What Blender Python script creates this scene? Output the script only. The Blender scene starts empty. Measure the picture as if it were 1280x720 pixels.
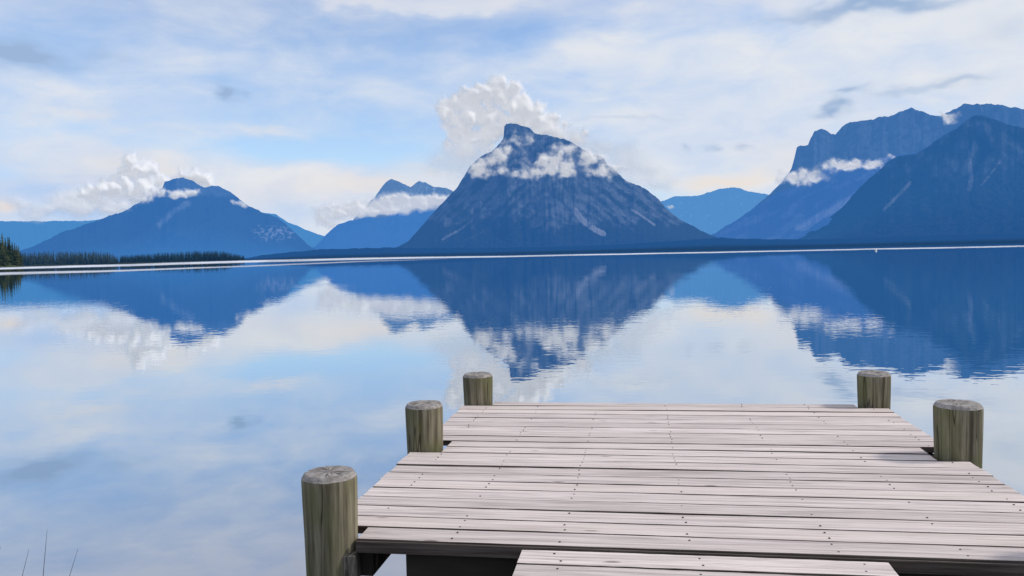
import bpy, bmesh, math, random
import numpy as np
from mathutils import Matrix, Vector

random.seed(7)
rng = np.random.default_rng(11)
scene = bpy.context.scene
col = scene.collection
R = math.radians

# ------------------------------------------------------------------ camera
F = 1000.0                     # focal length for a 1280 px wide frame
CAM_Z = 2.05                   # eye above the lake, deck is 0.55 above it
DECK = 0.55
CX = Vector((0.98718901, 0.15781846, -0.02347133))
CY = Vector((0.01629458, 0.04665508, 0.99877999))
CZ = Vector((0.15872097, -0.98636537, 0.04344693))
MC = np.array([CX, CY, CZ]).T
cam = bpy.data.cameras.new('camera')
cam.sensor_width = 36.0
cam.lens = 36.0 * F / 1280.0
cam.clip_start = 0.05
cam.clip_end = 120000
cam_o = bpy.data.objects.new('camera', cam)
col.objects.link(cam_o)
m = Matrix((CX, CY, CZ)).transposed().to_4x4()
m.translation = (0, 0, CAM_Z)
cam_o.matrix_world = m
scene.camera = cam_o


def ray(px, py):
    v = np.stack([np.asarray(px, float) - 640, 360 - np.asarray(py, float),
                  np.full(np.shape(px), -F)], -1)
    return v @ MC.T


def bearing(px, py):
    """azimuth and tangent of elevation of a sight line"""
    d = ray(px, py)
    h = np.hypot(d[..., 0], d[..., 1])
    return np.arctan2(d[..., 0], d[..., 1]), d[..., 2] / h


def at(px, py, dist):
    d = ray(px, py)
    h = np.hypot(d[..., 0], d[..., 1])[..., None]
    return d / h * np.asarray(dist)[..., None] + np.array([0, 0, CAM_Z])


def to_px(P):
    c = (P - np.array([0, 0, CAM_Z])) @ MC
    return 640 + F * c[..., 0] / -c[..., 2], 360 - F * c[..., 1] / -c[..., 2]


# ------------------------------------------------------------------ noise
_perm = np.random.default_rng(3).permutation(512)
_perm = np.concatenate([_perm, _perm])
_ang = np.random.default_rng(5).uniform(0, 2 * np.pi, 512)
_gx, _gy = np.cos(_ang), np.sin(_ang)


def pn(x, y, seed=0):
    x = np.asarray(x, float) + seed * 17.31
    y = np.asarray(y, float) + seed * 9.77
    xi = np.floor(x).astype(int); yi = np.floor(y).astype(int)
    xf = x - xi; yf = y - yi
    u = xf ** 3 * (xf * (xf * 6 - 15) + 10); v = yf ** 3 * (yf * (yf * 6 - 15) + 10)

    def g(ix, iy, dx, dy):
        h = _perm[(_perm[ix & 511] + iy) & 511]
        return _gx[h] * dx + _gy[h] * dy
    a = g(xi, yi, xf, yf); b = g(xi + 1, yi, xf - 1, yf)
    c = g(xi, yi + 1, xf, yf - 1); d = g(xi + 1, yi + 1, xf - 1, yf - 1)
    return ((a + (b - a) * u) + ((c + (d - c) * u) - (a + (b - a) * u)) * v) * 1.5


def fbm(x, y, octv=5, seed=0, gain=0.5):
    s = 0; a = 1.0; f = 1.0
    for i in range(octv):
        s = s + a * pn(np.asarray(x) * f, np.asarray(y) * f, seed + i)
        a *= gain; f *= 2.03
    return s


def ridged(x, y, octv=5, seed=0, gain=0.5):
    s = 0; a = 1.0; f = 1.0; n = 0
    for i in range(octv):
        s = s + a * (1 - np.abs(pn(np.asarray(x) * f, np.asarray(y) * f, seed + i)) * 1.6)
        n += a; a *= gain; f *= 2.07
    return s / n


def sstep(a, b, x):
    t = np.clip((x - a) / (b - a), 0, 1)
    return t * t * (3 - 2 * t)


# ------------------------------------------------------------------ nodes
class NT:
    def __init__(self, tree):
        self.t = tree; tree.nodes.clear()

    def n(self, typ, **kw):
        nd = self.t.nodes.new(typ)
        for k, v in kw.items():
            if k.startswith('i_'):
                nd.inputs[k[2:].replace('_', ' ')].default_value = v
            else:
                setattr(nd, k, v)
        return nd

    def put(self, sock, v):
        if v is None:
            return
        if isinstance(v, bpy.types.NodeSocket):
            self.t.links.new(v, sock)
        else:
            sock.default_value = v

    def m(self, op, a, b=None, c=None, clamp=False):
        nd = self.t.nodes.new('ShaderNodeMath'); nd.operation = op; nd.use_clamp = clamp
        for s, v in zip(nd.inputs, (a, b, c)):
            self.put(s, v)
        return nd.outputs[0]

    def v(self, op, a, b=None, c=None, out=0):
        nd = self.t.nodes.new('ShaderNodeVectorMath'); nd.operation = op
        for s, v in zip(nd.inputs, (a, b, c)):
            self.put(s, v)
        return nd.outputs[out]

    def noise(self, vec, scale=1, detail=4, rough=0.5, dist=0.0, col=False):
        nd = self.n('ShaderNodeTexNoise')
        self.put(nd.inputs['Vector'], vec)
        nd.inputs['Scale'].default_value = scale; nd.inputs['Detail'].default_value = detail
        nd.inputs['Roughness'].default_value = rough; nd.inputs['Distortion'].default_value = dist
        return nd.outputs['Color' if col else 'Fac']

    def mix(self, f, a, b, blend='MIX'):
        nd = self.n('ShaderNodeMix', data_type='RGBA', blend_type=blend)
        self.put(nd.inputs[0], f); self.put(nd.inputs[6], a); self.put(nd.inputs[7], b)
        return nd.outputs[2]

    def rng(self, x, a, b, c=0.0, d=1.0, smooth=True):
        nd = self.n('ShaderNodeMapRange')
        nd.interpolation_type = 'SMOOTHSTEP' if smooth else 'LINEAR'
        for i, v in enumerate((x, a, b, c, d)):
            self.put(nd.inputs[i], v)
        return nd.outputs[0]

    def attr(self, name, out='Fac'):
        nd = self.n('ShaderNodeAttribute', attribute_name=name)
        return nd.outputs[out]

    def surf(self, sh):
        o = self.n('ShaderNodeOutputMaterial')
        self.t.links.new(sh, o.inputs['Surface'])

    def mixs(self, f, a, b):
        nd = self.n('ShaderNodeMixShader')
        self.put(nd.inputs[0], f); self.put(nd.inputs[1], a); self.put(nd.inputs[2], b)
        return nd.outputs[0]

    def diffuse(self, c, nrm=None):
        nd = self.n('ShaderNodeBsdfDiffuse'); self.put(nd.inputs['Color'], c); self.put(nd.inputs['Normal'], nrm)
        return nd.outputs[0]

    def emit(self, c, s=1.0):
        nd = self.n('ShaderNodeEmission'); self.put(nd.inputs['Color'], c); self.put(nd.inputs['Strength'], s)
        return nd.outputs[0]

    def principled(self, c, rough=0.8, nrm=None, spec=0.3):
        nd = self.n('ShaderNodeBsdfPrincipled')
        self.put(nd.inputs['Base Color'], c); self.put(nd.inputs['Roughness'], rough)
        self.put(nd.inputs['Normal'], nrm); nd.inputs['Specular IOR Level'].default_value = spec
        return nd.outputs[0]

    def bump(self, h, strength=0.3, dist=0.01):
        nd = self.n('ShaderNodeBump'); self.put(nd.inputs['Height'], h)
        self.put(nd.inputs['Strength'], strength); nd.inputs['Distance'].default_value = dist
        return nd.outputs[0]


def material(name):
    mt = bpy.data.materials.new(name); mt.use_nodes = True
    try:
        mt.cycles.emission_sampling = 'NONE'
    except Exception:
        pass
    return mt, NT(mt.node_tree)


def rgb(r, g, b):
    return (r, g, b, 1.0)


def s2l(r, g, b):
    f = lambda c: c / 255 / 12.92 if c / 255 <= 0.04045 else ((c / 255 + 0.055) / 1.055) ** 2.4
    return (f(r), f(g), f(b), 1.0)


# ------------------------------------------------------------------ objects
def link(name, me, mats, parent=None, loc=None):
    o = bpy.data.objects.new(name, me)
    col.objects.link(o)
    for mt in (mats if isinstance(mats, (list, tuple)) else [mats]):
        if mt is not None and mt.name not in [x.name for x in me.materials if x]:
            me.materials.append(mt)
    if loc is not None:
        o.location = loc
    if parent is not None:
        o.parent = parent
    return o


def np_mesh(name, V, Fc, smooth=True, attrs=None):
    me = bpy.data.meshes.new(name)
    V = np.asarray(V, np.float32); Fc = np.asarray(Fc, np.int32)
    k = Fc.shape[1]
    me.vertices.add(len(V)); me.vertices.foreach_set('co', V.ravel())
    me.loops.add(Fc.size); me.loops.foreach_set('vertex_index', Fc.ravel())
    me.polygons.add(len(Fc)); me.polygons.foreach_set('loop_start', np.arange(0, Fc.size, k, dtype=np.int32))
    me.polygons.foreach_set('use_smooth', np.full(len(Fc), smooth))
    for kx, a in (attrs or {}).items():
        at_ = me.attributes.new(kx, 'FLOAT', 'POINT'); at_.data.foreach_set('value', np.asarray(a, np.float32).ravel())
    me.update(calc_edges=True); me.validate()
    return me


def grid_faces(nr, nc):
    i = np.arange(nr * nc).reshape(nr, nc)
    return np.stack([i[:-1, :-1], i[:-1, 1:], i[1:, 1:], i[1:, :-1]], -1).reshape(-1, 4)


def structure(o):
    o['kind'] = 'structure'
    return o


def tag(o, label, cat, group=None):
    o['label'] = label; o['category'] = cat
    if group:
        o['group'] = group
    return o


def empty(name, loc):
    o = bpy.data.objects.new(name, None); o.empty_display_size = 0.3
    col.objects.link(o); o.location = loc
    return o


# ------------------------------------------------------------------ light
SUN_EL = R(40)
sun_dir = Vector((0.95, 0.20, 0)).normalized() * math.cos(SUN_EL) + Vector((0, 0, math.sin(SUN_EL)))
sl = bpy.data.lights.new('sun', 'SUN'); sl.energy = 2.5; sl.angle = R(8.0); sl.color = (1.0, 0.95, 0.88)
so = bpy.data.objects.new('sun', sl); col.objects.link(so)
so.rotation_euler = sun_dir.to_track_quat('Z', 'Y').to_euler()
so.location = (30, 10, 40)

# ------------------------------------------------------------------ sky
world = bpy.data.worlds.new('World'); scene.world = world; world.use_nodes = True
n = NT(world.node_tree)
sky = n.n('ShaderNodeTexSky', sky_type='NISHITA', sun_disc=False)
sky.sun_elevation = SUN_EL
sky.sun_rotation = math.atan2(sun_dir.x, sun_dir.y)
sky.air_density = 1.0; sky.dust_density = 0.3; sky.ozone_density = 2.0
tc = n.n('ShaderNodeTexCoord').outputs['Generated']
sx = n.n('ShaderNodeSeparateXYZ'); n.put(sx.inputs[0], tc)
X, Y, Z = sx.outputs
az = n.m('ARCTAN2', X, Y)
hor = n.m('SQRT', n.m('ADD', n.m('MULTIPLY', X, X), n.m('MULTIPLY', Y, Y)))
el = n.m('DIVIDE', Z, n.m('MAXIMUM', hor, 0.15))


def comb(a, b, c=0.0):
    nd = n.n('ShaderNodeCombineXYZ')
    for s, v in zip(nd.inputs, (a, b, c)):
        n.put(s, v)
    return nd.outputs[0]


uv = comb(az, el)
w = n.noise(n.v('MULTIPLY', uv, (7.0, 16.0, 0)), 1.0, 3, 0.6, 0.0, col=True)
w2 = n.noise(n.v('MULTIPLY', uv, (34.0, 60.0, 0)), 1.0, 2, 0.6, 0.0, col=True)
warp = n.v('ADD', n.v('MULTIPLY', n.v('SUBTRACT', w, (.5, .5, .5)), (.13, .055, 0)),
           n.v('MULTIPLY', n.v('SUBTRACT', w2, (.5, .5, .5)), (.024, .014, 0)))
uvw = n.v('ADD', uv, warp)


def blob(px, py, rx, ry):
    a, e = bearing(px, py)
    inv = (F / rx, F / ry, 0)
    d = n.v('MULTIPLY_ADD', uvw, inv, (-float(a) * inv[0], -float(e) * inv[1], 0))
    q = n.v('DOT_PRODUCT', d, d, out=1)
    return n.m('POWER', 2.71828, n.m('MULTIPLY', q, -1.0))


def blobs(lst):
    tot = None
    for px, py, rx, ry, a in lst:
        g = n.m('MULTIPLY', blob(px, py, rx, ry), a)
        tot = g if tot is None else n.m('ADD', tot, g)
    return tot


strat = n.noise(n.v('MULTIPLY', uv, (3.6, 13.0, 0)), 1.0, 6, 0.58, 0.5)
strat2 = n.noise(n.v('MULTIPLY_ADD', uv, (10.0, 23.0, 0), (4, 7, 0)), 1.0, 5, 0.58, 0.3)
side = n.rng(az, -0.25, 0.28)
low = n.rng(el, 0.13, 0.03)
cover = n.m('ADD', n.m('MULTIPLY_ADD', side, 0.26, 0.60), n.m('MULTIPLY', low, 0.12))
cover = n.m('ADD', cover, n.m('MULTIPLY', n.m('SUBTRACT', strat, 0.5), 1.0))
cover = n.m('ADD', cover, n.m('MULTIPLY', n.m('SUBTRACT', strat2, 0.5), 0.75))
cover = n.m('ADD', cover, blobs([
    (350, 178, 120, 13, -0.55), (440, 190, 90, 14, -0.5), (300, 150, 160, 10, -0.2), (420, 40, 190, 26, -0.32),
    (640, 30, 110, 30, -0.3), (100, 158, 120, 9, -0.25), (240, 25, 200, 30, -0.1), (480, 140, 70, 30, -0.2),
    (490, 3, 120, 9, 0.7), (90, 120, 130, 45, 0.22), (110, 215, 130, 40, 0.45), (40, 258, 90, 26, 0.6), (330, 212, 90, 10, 0.2),
    (440, 245, 130, 34, 0.6), (760, 80, 90, 26, 0.35), (880, 150, 160, 70, 0.35), (1120, 60, 170, 60, 0.4),
    (330, 158, 40, 5, 0.3), (215, 160, 60, 9, 0.3)]))
cover = n.m('ADD', cover, n.m('MULTIPLY', n.rng(el, .24, .38), .4))
cover = n.m('MINIMUM', n.m('MAXIMUM', cover, 0.12), 0.985)
bright = n.m('ADD', n.m('MULTIPLY_ADD', strat2, 1.7, -.27), n.m('MULTIPLY', n.m('SUBTRACT', strat, 0.5), 0.9))
bright = n.m('ADD', bright, n.m('MULTIPLY', n.m('SUBTRACT', side, 0.45), 0.20))
bright = n.m('ADD', bright, blobs([
    (490, 3, 110, 9, 0.5), (110, 140, 90, 10, 0.35), (340, 215, 90, 9, 0.3), (330, 156, 45, 5, 0.35), (190, 165, 60, 8, 0.3),
    (430, 235, 140, 18, 0.35), (60, 212, 90, 10, 0.2), (740, 60, 60, 14, 0.3), (900, 225, 70, 22, 0.3), (1000, 80, 160, 30, 0.15),
    (1230, 60, 80, 60, 0.15), (60, 245, 60, 20, -0.35), (130, 262, 60, 18, -0.3)]), clamp=True)
ccol = n.mix(bright, s2l(183, 207, 241), s2l(227, 231, 238))
high = n.rng(el, .24, .38)
ccol = n.mix(n.m('MULTIPLY', high, .8), ccol, n.mix(strat, s2l(182, 191, 219), s2l(218, 220, 231)))
cream = n.m('MINIMUM', blobs([(900, 228, 45, 11, 0.8), (545, 212, 24, 9, 0.6), (330, 155, 40, 6, 0.3), (1000, 200, 60, 25, 0.3),
                              (6, 256, 18, 9, 0.8), (120, 140, 60, 9, 0.35), (175, 165, 50, 7, 0.3), (480, 235, 60, 9, 0.3), (400, 236, 160, 20, 0.25), (160, 215, 60, 20, 0.35)]), 1.0)
ccol = n.mix(cream, ccol, s2l(238, 224, 212))
grey = n.m('MINIMUM', blobs([(1090, 6, 95, 7, 1.0), (14, 58, 44, 15, 1.2), (90, 74, 50, 8, 0.5), (142, 60, 28, 8, 0.5),
                             (1045, 128, 11, 7, 1.0), (1068, 109, 19, 3.5, 0.8), (1190, 104, 34, 5, 0.6), (1120, 114, 24, 5, 0.45),
                             (885, 184, 9, 4, 0.5), (842, 185, 6, 5, 0.4), (925, 184, 10, 4, 0.5), (285, 122, 11, 11, 1.1),
                             (780, 150, 60, 4, 0.25), (1240, 30, 40, 18, 0.25)]), 1.0)
ccol = n.mix(grey, ccol, s2l(156, 181, 214))
cover = n.m('MAXIMUM', cover, n.m('MULTIPLY', grey, 0.9))
skyc = n.mix(1.0, sky.outputs[0], rgb(1.0, 1.06, 1.18), 'MULTIPLY')
bg1 = n.n('ShaderNodeBackground'); n.put(bg1.inputs[0], skyc); bg1.inputs[1].default_value = 0.145
bg2 = n.n('ShaderNodeBackground'); n.put(bg2.inputs[0], ccol); bg2.inputs[1].default_value = 1.0
wo = n.n('ShaderNodeOutputWorld')
n.put(wo.inputs[0], n.mixs(cover, bg1.outputs[0], bg2.outputs[0]))


# ------------------------------------------------------------------ mountains
def poly_dist(px, py, pts):
    best = np.full(px.shape, 1e9)
    for (x0, y0), (x1, y1) in zip(pts[:-1], pts[1:]):
        dx, dy = x1 - x0, y1 - y0
        t = np.clip(((px - x0) * dx + (py - y0) * dy) / (dx * dx + dy * dy), 0, 1)
        best = np.minimum(best, np.hypot(px - x0 - t * dx, py - y0 - t * dy))
    return best


def mountain_material(name, haze, k, forest, rock, pale, low_haze=None):
    mt, q = material(name)
    pos = q.n('ShaderNodeNewGeometry').outputs['Position']
    nz = q.noise(pos, 1 / 90.0, 6, 0.6)
    nf = q.noise(pos, 1 / 24.0, 4, 0.65)
    a_rock = q.attr('rock'); a_pale = q.attr('pale'); a_h = q.attr('height')
    c1 = q.mix(q.rng(nf, .3, .7), tuple(v * .55 for v in forest[:3]) + (1,), tuple(v * 1.5 for v in forest[:3]) + (1,))
    c2 = q.mix(q.rng(nz, .35, .65), tuple(v * .75 for v in rock[:3]) + (1,), tuple(v * 1.25 for v in rock[:3]) + (1,))
    c = q.mix(q.rng(q.m('ADD', a_rock, q.m('MULTIPLY', q.m('SUBTRACT', nz, .5), .45)), .25, .75), c1, c2)
    c = q.mix(q.rng(q.m('ADD', a_pale, q.m('MULTIPLY', q.m('SUBTRACT', nf, .5), .6)), .25, .8), c, pale)
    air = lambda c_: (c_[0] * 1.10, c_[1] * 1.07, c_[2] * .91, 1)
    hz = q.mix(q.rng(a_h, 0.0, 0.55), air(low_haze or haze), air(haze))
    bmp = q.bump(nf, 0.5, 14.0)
    q.surf(q.mixs(k, q.diffuse(c, bmp), q.emit(hz)))  # distance haze put into the slope colour as a steady glow
    return mt


def mountain(name, pts, ridge, foot, mat, seed=1, p=1.25, amp=0.34, lam=420.0, jit=0.8, rows=90,
             rock=None, pale=None, spread=0.10, step=1.0, z0=-6.0, vstreak=0.0):
    pts = np.array(pts, float)
    pxs = np.arange(pts[0, 0], pts[-1, 0] + .1, step)
    pys = np.interp(pxs, pts[:, 0], pts[:, 1])
    # a few smoothing passes and then the roughness of a real skyline
    pys = pys + jit * 1.25 * (fbm(pxs / 12.0, pxs * 0 + .5, 6, seed, .62)) 
    az_, el_ = bearing(pxs, pys)
    el_ = np.maximum(el_, 0.0006)
    t = np.linspace(0, 1.12, rows)[:, None]
    rr = ridge * (1 + spread * fbm(az_ * 9, az_ * 0 + 2.2, 3, seed + 5))[None, :]
    ft = foot * (1 + 0.03 * fbm(az_ * 14, az_ * 0 + 4.2, 3, seed + 8))[None, :]
    r = ft + (rr - ft) * t
    x = np.sin(az_)[None] * r; y = np.cos(az_)[None] * r
    azc = az_[np.argmax(el_)]
    u = (az_[None] - azc) * ridge / lam * (.45 + 1.0 * t) + 0.6 * fbm(x / 800, y / 800, 4, seed + 2)
    v = t * (ridge - foot) / (lam * 3.2)
    g = ridged(u, v, 6, seed + 20, .52) - .62
    g2 = fbm(x / 500, y / 500, 6, seed + 40, .55)
    tt = np.clip(t, 0, 1)
    s = tt ** p
    shape = s + amp * (g * 0.9 + g2 * 0.35) * (tt ** .8) * (1.08 - .55 * tt)
    if vstreak:
        shape = shape + vstreak * fbm(az_[None] * ridge / 70.0, v * 1.3, 4, seed + 60) * tt * (1 - tt) * 3
    shape = np.where(t > 1, shape * (1 - 2.2 * (t - 1)), shape)
    shape = np.maximum(shape, 0.002)
    H = shape / r
    H = H / H.max(0, keepdims=True)
    z = H * (el_[None] * r + CAM_Z * H)
    z = np.where(t <= 0, z0, z)
    P = np.stack([x, y, z], -1)
    qx, qy = to_px(P)
    A = {'height': np.clip(H, 0, 1)}
    A['rock'] = rock(qx, qy, H) if rock else np.zeros_like(H)
    A['pale'] = pale(qx, qy, H) if pale else np.zeros_like(H)
    me = np_mesh(name, P.reshape(-1, 3), grid_faces(rows, len(pxs)), True, A)
    return structure(link(name, me, mat))


FOREST = (0.045, 0.065, 0.05, 1); ROCK = (0.14, 0.18, 0.21, 1); PALE = (0.50, 0.52, 0.53, 1)

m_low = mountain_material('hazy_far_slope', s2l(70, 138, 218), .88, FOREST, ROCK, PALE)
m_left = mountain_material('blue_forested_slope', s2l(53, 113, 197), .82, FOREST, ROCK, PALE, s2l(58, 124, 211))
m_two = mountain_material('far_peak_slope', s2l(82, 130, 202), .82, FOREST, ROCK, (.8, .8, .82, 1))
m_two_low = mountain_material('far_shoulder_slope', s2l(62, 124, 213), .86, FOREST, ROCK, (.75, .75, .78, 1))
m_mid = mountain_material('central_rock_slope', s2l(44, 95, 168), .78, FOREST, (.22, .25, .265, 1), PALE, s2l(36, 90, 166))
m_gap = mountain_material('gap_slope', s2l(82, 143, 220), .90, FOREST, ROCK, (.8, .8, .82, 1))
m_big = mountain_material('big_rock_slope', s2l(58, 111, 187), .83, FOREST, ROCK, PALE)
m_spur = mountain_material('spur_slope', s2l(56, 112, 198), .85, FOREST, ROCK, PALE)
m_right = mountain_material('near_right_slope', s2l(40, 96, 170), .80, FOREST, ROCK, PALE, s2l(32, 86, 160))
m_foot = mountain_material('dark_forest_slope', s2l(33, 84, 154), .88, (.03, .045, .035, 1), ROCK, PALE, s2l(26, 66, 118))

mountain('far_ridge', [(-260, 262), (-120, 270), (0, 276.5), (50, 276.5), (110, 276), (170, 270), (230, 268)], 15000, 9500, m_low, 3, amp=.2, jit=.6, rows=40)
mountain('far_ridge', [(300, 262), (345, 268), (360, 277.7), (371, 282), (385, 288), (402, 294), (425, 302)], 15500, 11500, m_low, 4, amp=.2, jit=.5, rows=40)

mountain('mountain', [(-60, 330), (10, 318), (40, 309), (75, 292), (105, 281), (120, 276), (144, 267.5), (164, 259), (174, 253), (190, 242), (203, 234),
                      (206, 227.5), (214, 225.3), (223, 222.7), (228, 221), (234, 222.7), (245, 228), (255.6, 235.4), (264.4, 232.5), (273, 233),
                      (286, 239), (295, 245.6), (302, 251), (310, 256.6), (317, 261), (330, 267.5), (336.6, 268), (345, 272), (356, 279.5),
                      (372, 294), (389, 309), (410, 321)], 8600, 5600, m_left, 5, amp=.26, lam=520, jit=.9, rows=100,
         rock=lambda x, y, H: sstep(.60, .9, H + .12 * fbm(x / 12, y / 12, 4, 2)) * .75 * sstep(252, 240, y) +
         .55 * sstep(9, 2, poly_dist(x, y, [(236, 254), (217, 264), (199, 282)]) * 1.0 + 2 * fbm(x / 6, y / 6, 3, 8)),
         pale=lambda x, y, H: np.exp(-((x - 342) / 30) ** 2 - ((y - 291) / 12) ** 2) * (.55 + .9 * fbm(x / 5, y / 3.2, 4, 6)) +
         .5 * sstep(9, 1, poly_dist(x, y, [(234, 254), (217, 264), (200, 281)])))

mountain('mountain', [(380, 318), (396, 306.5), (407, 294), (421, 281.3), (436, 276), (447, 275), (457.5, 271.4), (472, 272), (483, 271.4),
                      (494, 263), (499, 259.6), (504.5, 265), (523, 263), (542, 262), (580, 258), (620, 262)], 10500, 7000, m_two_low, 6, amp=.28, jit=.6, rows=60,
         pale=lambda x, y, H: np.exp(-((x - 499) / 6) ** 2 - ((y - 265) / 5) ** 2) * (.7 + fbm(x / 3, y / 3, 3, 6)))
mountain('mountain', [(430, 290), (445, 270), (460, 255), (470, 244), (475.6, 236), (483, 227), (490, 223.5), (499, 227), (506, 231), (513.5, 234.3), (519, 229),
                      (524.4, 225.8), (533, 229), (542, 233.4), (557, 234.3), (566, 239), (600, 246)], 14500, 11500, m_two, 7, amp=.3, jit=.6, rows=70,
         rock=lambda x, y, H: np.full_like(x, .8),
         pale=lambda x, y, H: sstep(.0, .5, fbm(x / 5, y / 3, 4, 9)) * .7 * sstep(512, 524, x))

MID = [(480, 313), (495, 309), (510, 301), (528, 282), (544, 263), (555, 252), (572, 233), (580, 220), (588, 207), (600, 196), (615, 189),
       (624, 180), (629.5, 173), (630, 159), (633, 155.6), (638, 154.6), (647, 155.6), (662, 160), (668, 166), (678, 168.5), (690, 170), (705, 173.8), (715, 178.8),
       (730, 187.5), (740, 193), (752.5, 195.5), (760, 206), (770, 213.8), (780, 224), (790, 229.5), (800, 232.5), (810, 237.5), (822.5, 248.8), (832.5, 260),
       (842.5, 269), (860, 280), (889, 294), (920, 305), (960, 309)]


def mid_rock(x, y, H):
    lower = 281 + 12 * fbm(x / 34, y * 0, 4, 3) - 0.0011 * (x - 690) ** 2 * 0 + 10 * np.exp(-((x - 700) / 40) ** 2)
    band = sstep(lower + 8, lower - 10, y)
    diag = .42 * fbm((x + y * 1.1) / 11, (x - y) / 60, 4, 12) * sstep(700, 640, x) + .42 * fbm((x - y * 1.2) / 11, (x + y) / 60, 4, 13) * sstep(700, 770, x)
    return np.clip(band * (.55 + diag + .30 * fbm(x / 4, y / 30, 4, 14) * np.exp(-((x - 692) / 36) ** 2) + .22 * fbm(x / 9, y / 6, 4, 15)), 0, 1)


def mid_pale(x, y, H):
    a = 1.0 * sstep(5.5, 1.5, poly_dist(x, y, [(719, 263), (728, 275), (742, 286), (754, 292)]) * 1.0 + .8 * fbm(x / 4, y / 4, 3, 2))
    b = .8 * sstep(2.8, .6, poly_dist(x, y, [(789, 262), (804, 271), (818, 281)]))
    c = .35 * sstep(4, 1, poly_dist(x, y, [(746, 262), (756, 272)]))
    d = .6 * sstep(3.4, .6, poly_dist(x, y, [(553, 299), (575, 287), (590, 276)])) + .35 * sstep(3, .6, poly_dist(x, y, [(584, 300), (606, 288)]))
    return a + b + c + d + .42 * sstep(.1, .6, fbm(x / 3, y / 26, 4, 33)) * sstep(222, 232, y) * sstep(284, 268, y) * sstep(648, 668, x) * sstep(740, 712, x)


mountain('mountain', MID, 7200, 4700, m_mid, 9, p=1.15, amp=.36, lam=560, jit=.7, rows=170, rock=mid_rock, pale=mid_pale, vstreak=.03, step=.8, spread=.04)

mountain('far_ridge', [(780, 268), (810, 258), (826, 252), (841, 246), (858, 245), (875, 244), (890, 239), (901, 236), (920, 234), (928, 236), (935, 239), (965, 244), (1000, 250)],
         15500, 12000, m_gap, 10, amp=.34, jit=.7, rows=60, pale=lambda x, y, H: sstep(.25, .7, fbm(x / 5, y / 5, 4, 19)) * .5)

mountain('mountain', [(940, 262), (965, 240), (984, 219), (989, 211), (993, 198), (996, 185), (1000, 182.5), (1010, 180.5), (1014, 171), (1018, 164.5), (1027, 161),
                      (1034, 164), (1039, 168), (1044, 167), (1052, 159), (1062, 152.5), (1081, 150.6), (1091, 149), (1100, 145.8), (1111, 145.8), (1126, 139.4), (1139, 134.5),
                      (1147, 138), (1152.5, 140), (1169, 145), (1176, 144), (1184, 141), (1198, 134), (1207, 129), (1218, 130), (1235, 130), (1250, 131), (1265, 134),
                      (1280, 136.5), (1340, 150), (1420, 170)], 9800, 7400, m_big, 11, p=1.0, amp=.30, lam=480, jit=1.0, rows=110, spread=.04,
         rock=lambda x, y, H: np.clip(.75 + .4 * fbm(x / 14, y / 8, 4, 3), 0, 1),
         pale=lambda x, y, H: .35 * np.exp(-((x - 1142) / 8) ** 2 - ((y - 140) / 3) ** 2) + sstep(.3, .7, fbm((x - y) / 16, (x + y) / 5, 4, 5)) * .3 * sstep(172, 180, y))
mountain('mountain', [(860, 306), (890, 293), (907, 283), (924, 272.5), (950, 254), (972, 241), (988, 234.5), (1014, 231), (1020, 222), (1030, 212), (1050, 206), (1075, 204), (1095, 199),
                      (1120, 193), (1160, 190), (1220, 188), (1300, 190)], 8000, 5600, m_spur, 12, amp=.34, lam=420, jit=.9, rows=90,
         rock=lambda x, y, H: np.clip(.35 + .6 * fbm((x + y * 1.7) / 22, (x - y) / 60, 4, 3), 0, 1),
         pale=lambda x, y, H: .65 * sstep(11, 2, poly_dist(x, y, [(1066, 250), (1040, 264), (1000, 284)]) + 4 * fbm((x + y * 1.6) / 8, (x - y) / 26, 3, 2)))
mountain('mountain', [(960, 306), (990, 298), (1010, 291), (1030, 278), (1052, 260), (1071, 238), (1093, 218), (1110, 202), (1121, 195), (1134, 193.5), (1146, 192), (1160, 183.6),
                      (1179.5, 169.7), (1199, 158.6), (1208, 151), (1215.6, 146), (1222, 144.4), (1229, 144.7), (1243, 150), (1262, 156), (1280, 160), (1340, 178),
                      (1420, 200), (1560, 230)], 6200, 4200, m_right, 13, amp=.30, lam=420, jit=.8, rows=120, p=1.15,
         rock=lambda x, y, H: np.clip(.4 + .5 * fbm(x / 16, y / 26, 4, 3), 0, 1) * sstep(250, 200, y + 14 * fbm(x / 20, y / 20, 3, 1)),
         pale=lambda x, y, H: .6 * sstep(6, 1, poly_dist(x, y, [(1212, 200), (1214, 222), (1212, 236)])) + .5 * sstep(3.5, .6, poly_dist(x, y, [(1250, 202), (1238, 218), (1227, 231)])) +
         .55 * sstep(4.5, 1, poly_dist(x, y, [(1138, 228), (1122, 245), (1105, 262)])))
mountain('foothill', [(270, 326), (310, 322), (330, 318.5), (360, 315.6), (396, 311.8), (450, 310.5), (486, 309.5), (540, 310), (600, 310), (660, 309), (740, 307), (800, 304), (860, 300),
                      (900, 297), (960, 299), (1040, 299), (1120, 296), (1200, 293), (1280, 291), (1400, 286), (1560, 280)], 4600, 3300, m_foot, 14, amp=.25, lam=300, jit=.5, rows=40, p=.8)

# ------------------------------------------------------------------ clouds
cloud_mat, q = material('cloud_vapour')
al = q.attr('alpha')
tr = q.n('ShaderNodeBsdfTranslucent'); tr.inputs[0].default_value = rgb(.84, .87, .93)
body = q.mixs(.4, q.diffuse(rgb(.97, .97, .97)), tr.outputs[0])
body = q.mixs(.42, body, q.emit(q.mix(q.attr('thick'), s2l(210, 222, 241), s2l(248, 246, 243))))  # emission stands in for light scattered inside the cloud
tp = q.n('ShaderNodeBsdfTransparent')
q.surf(q.mixs(al, tp.outputs[0], body))


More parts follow.
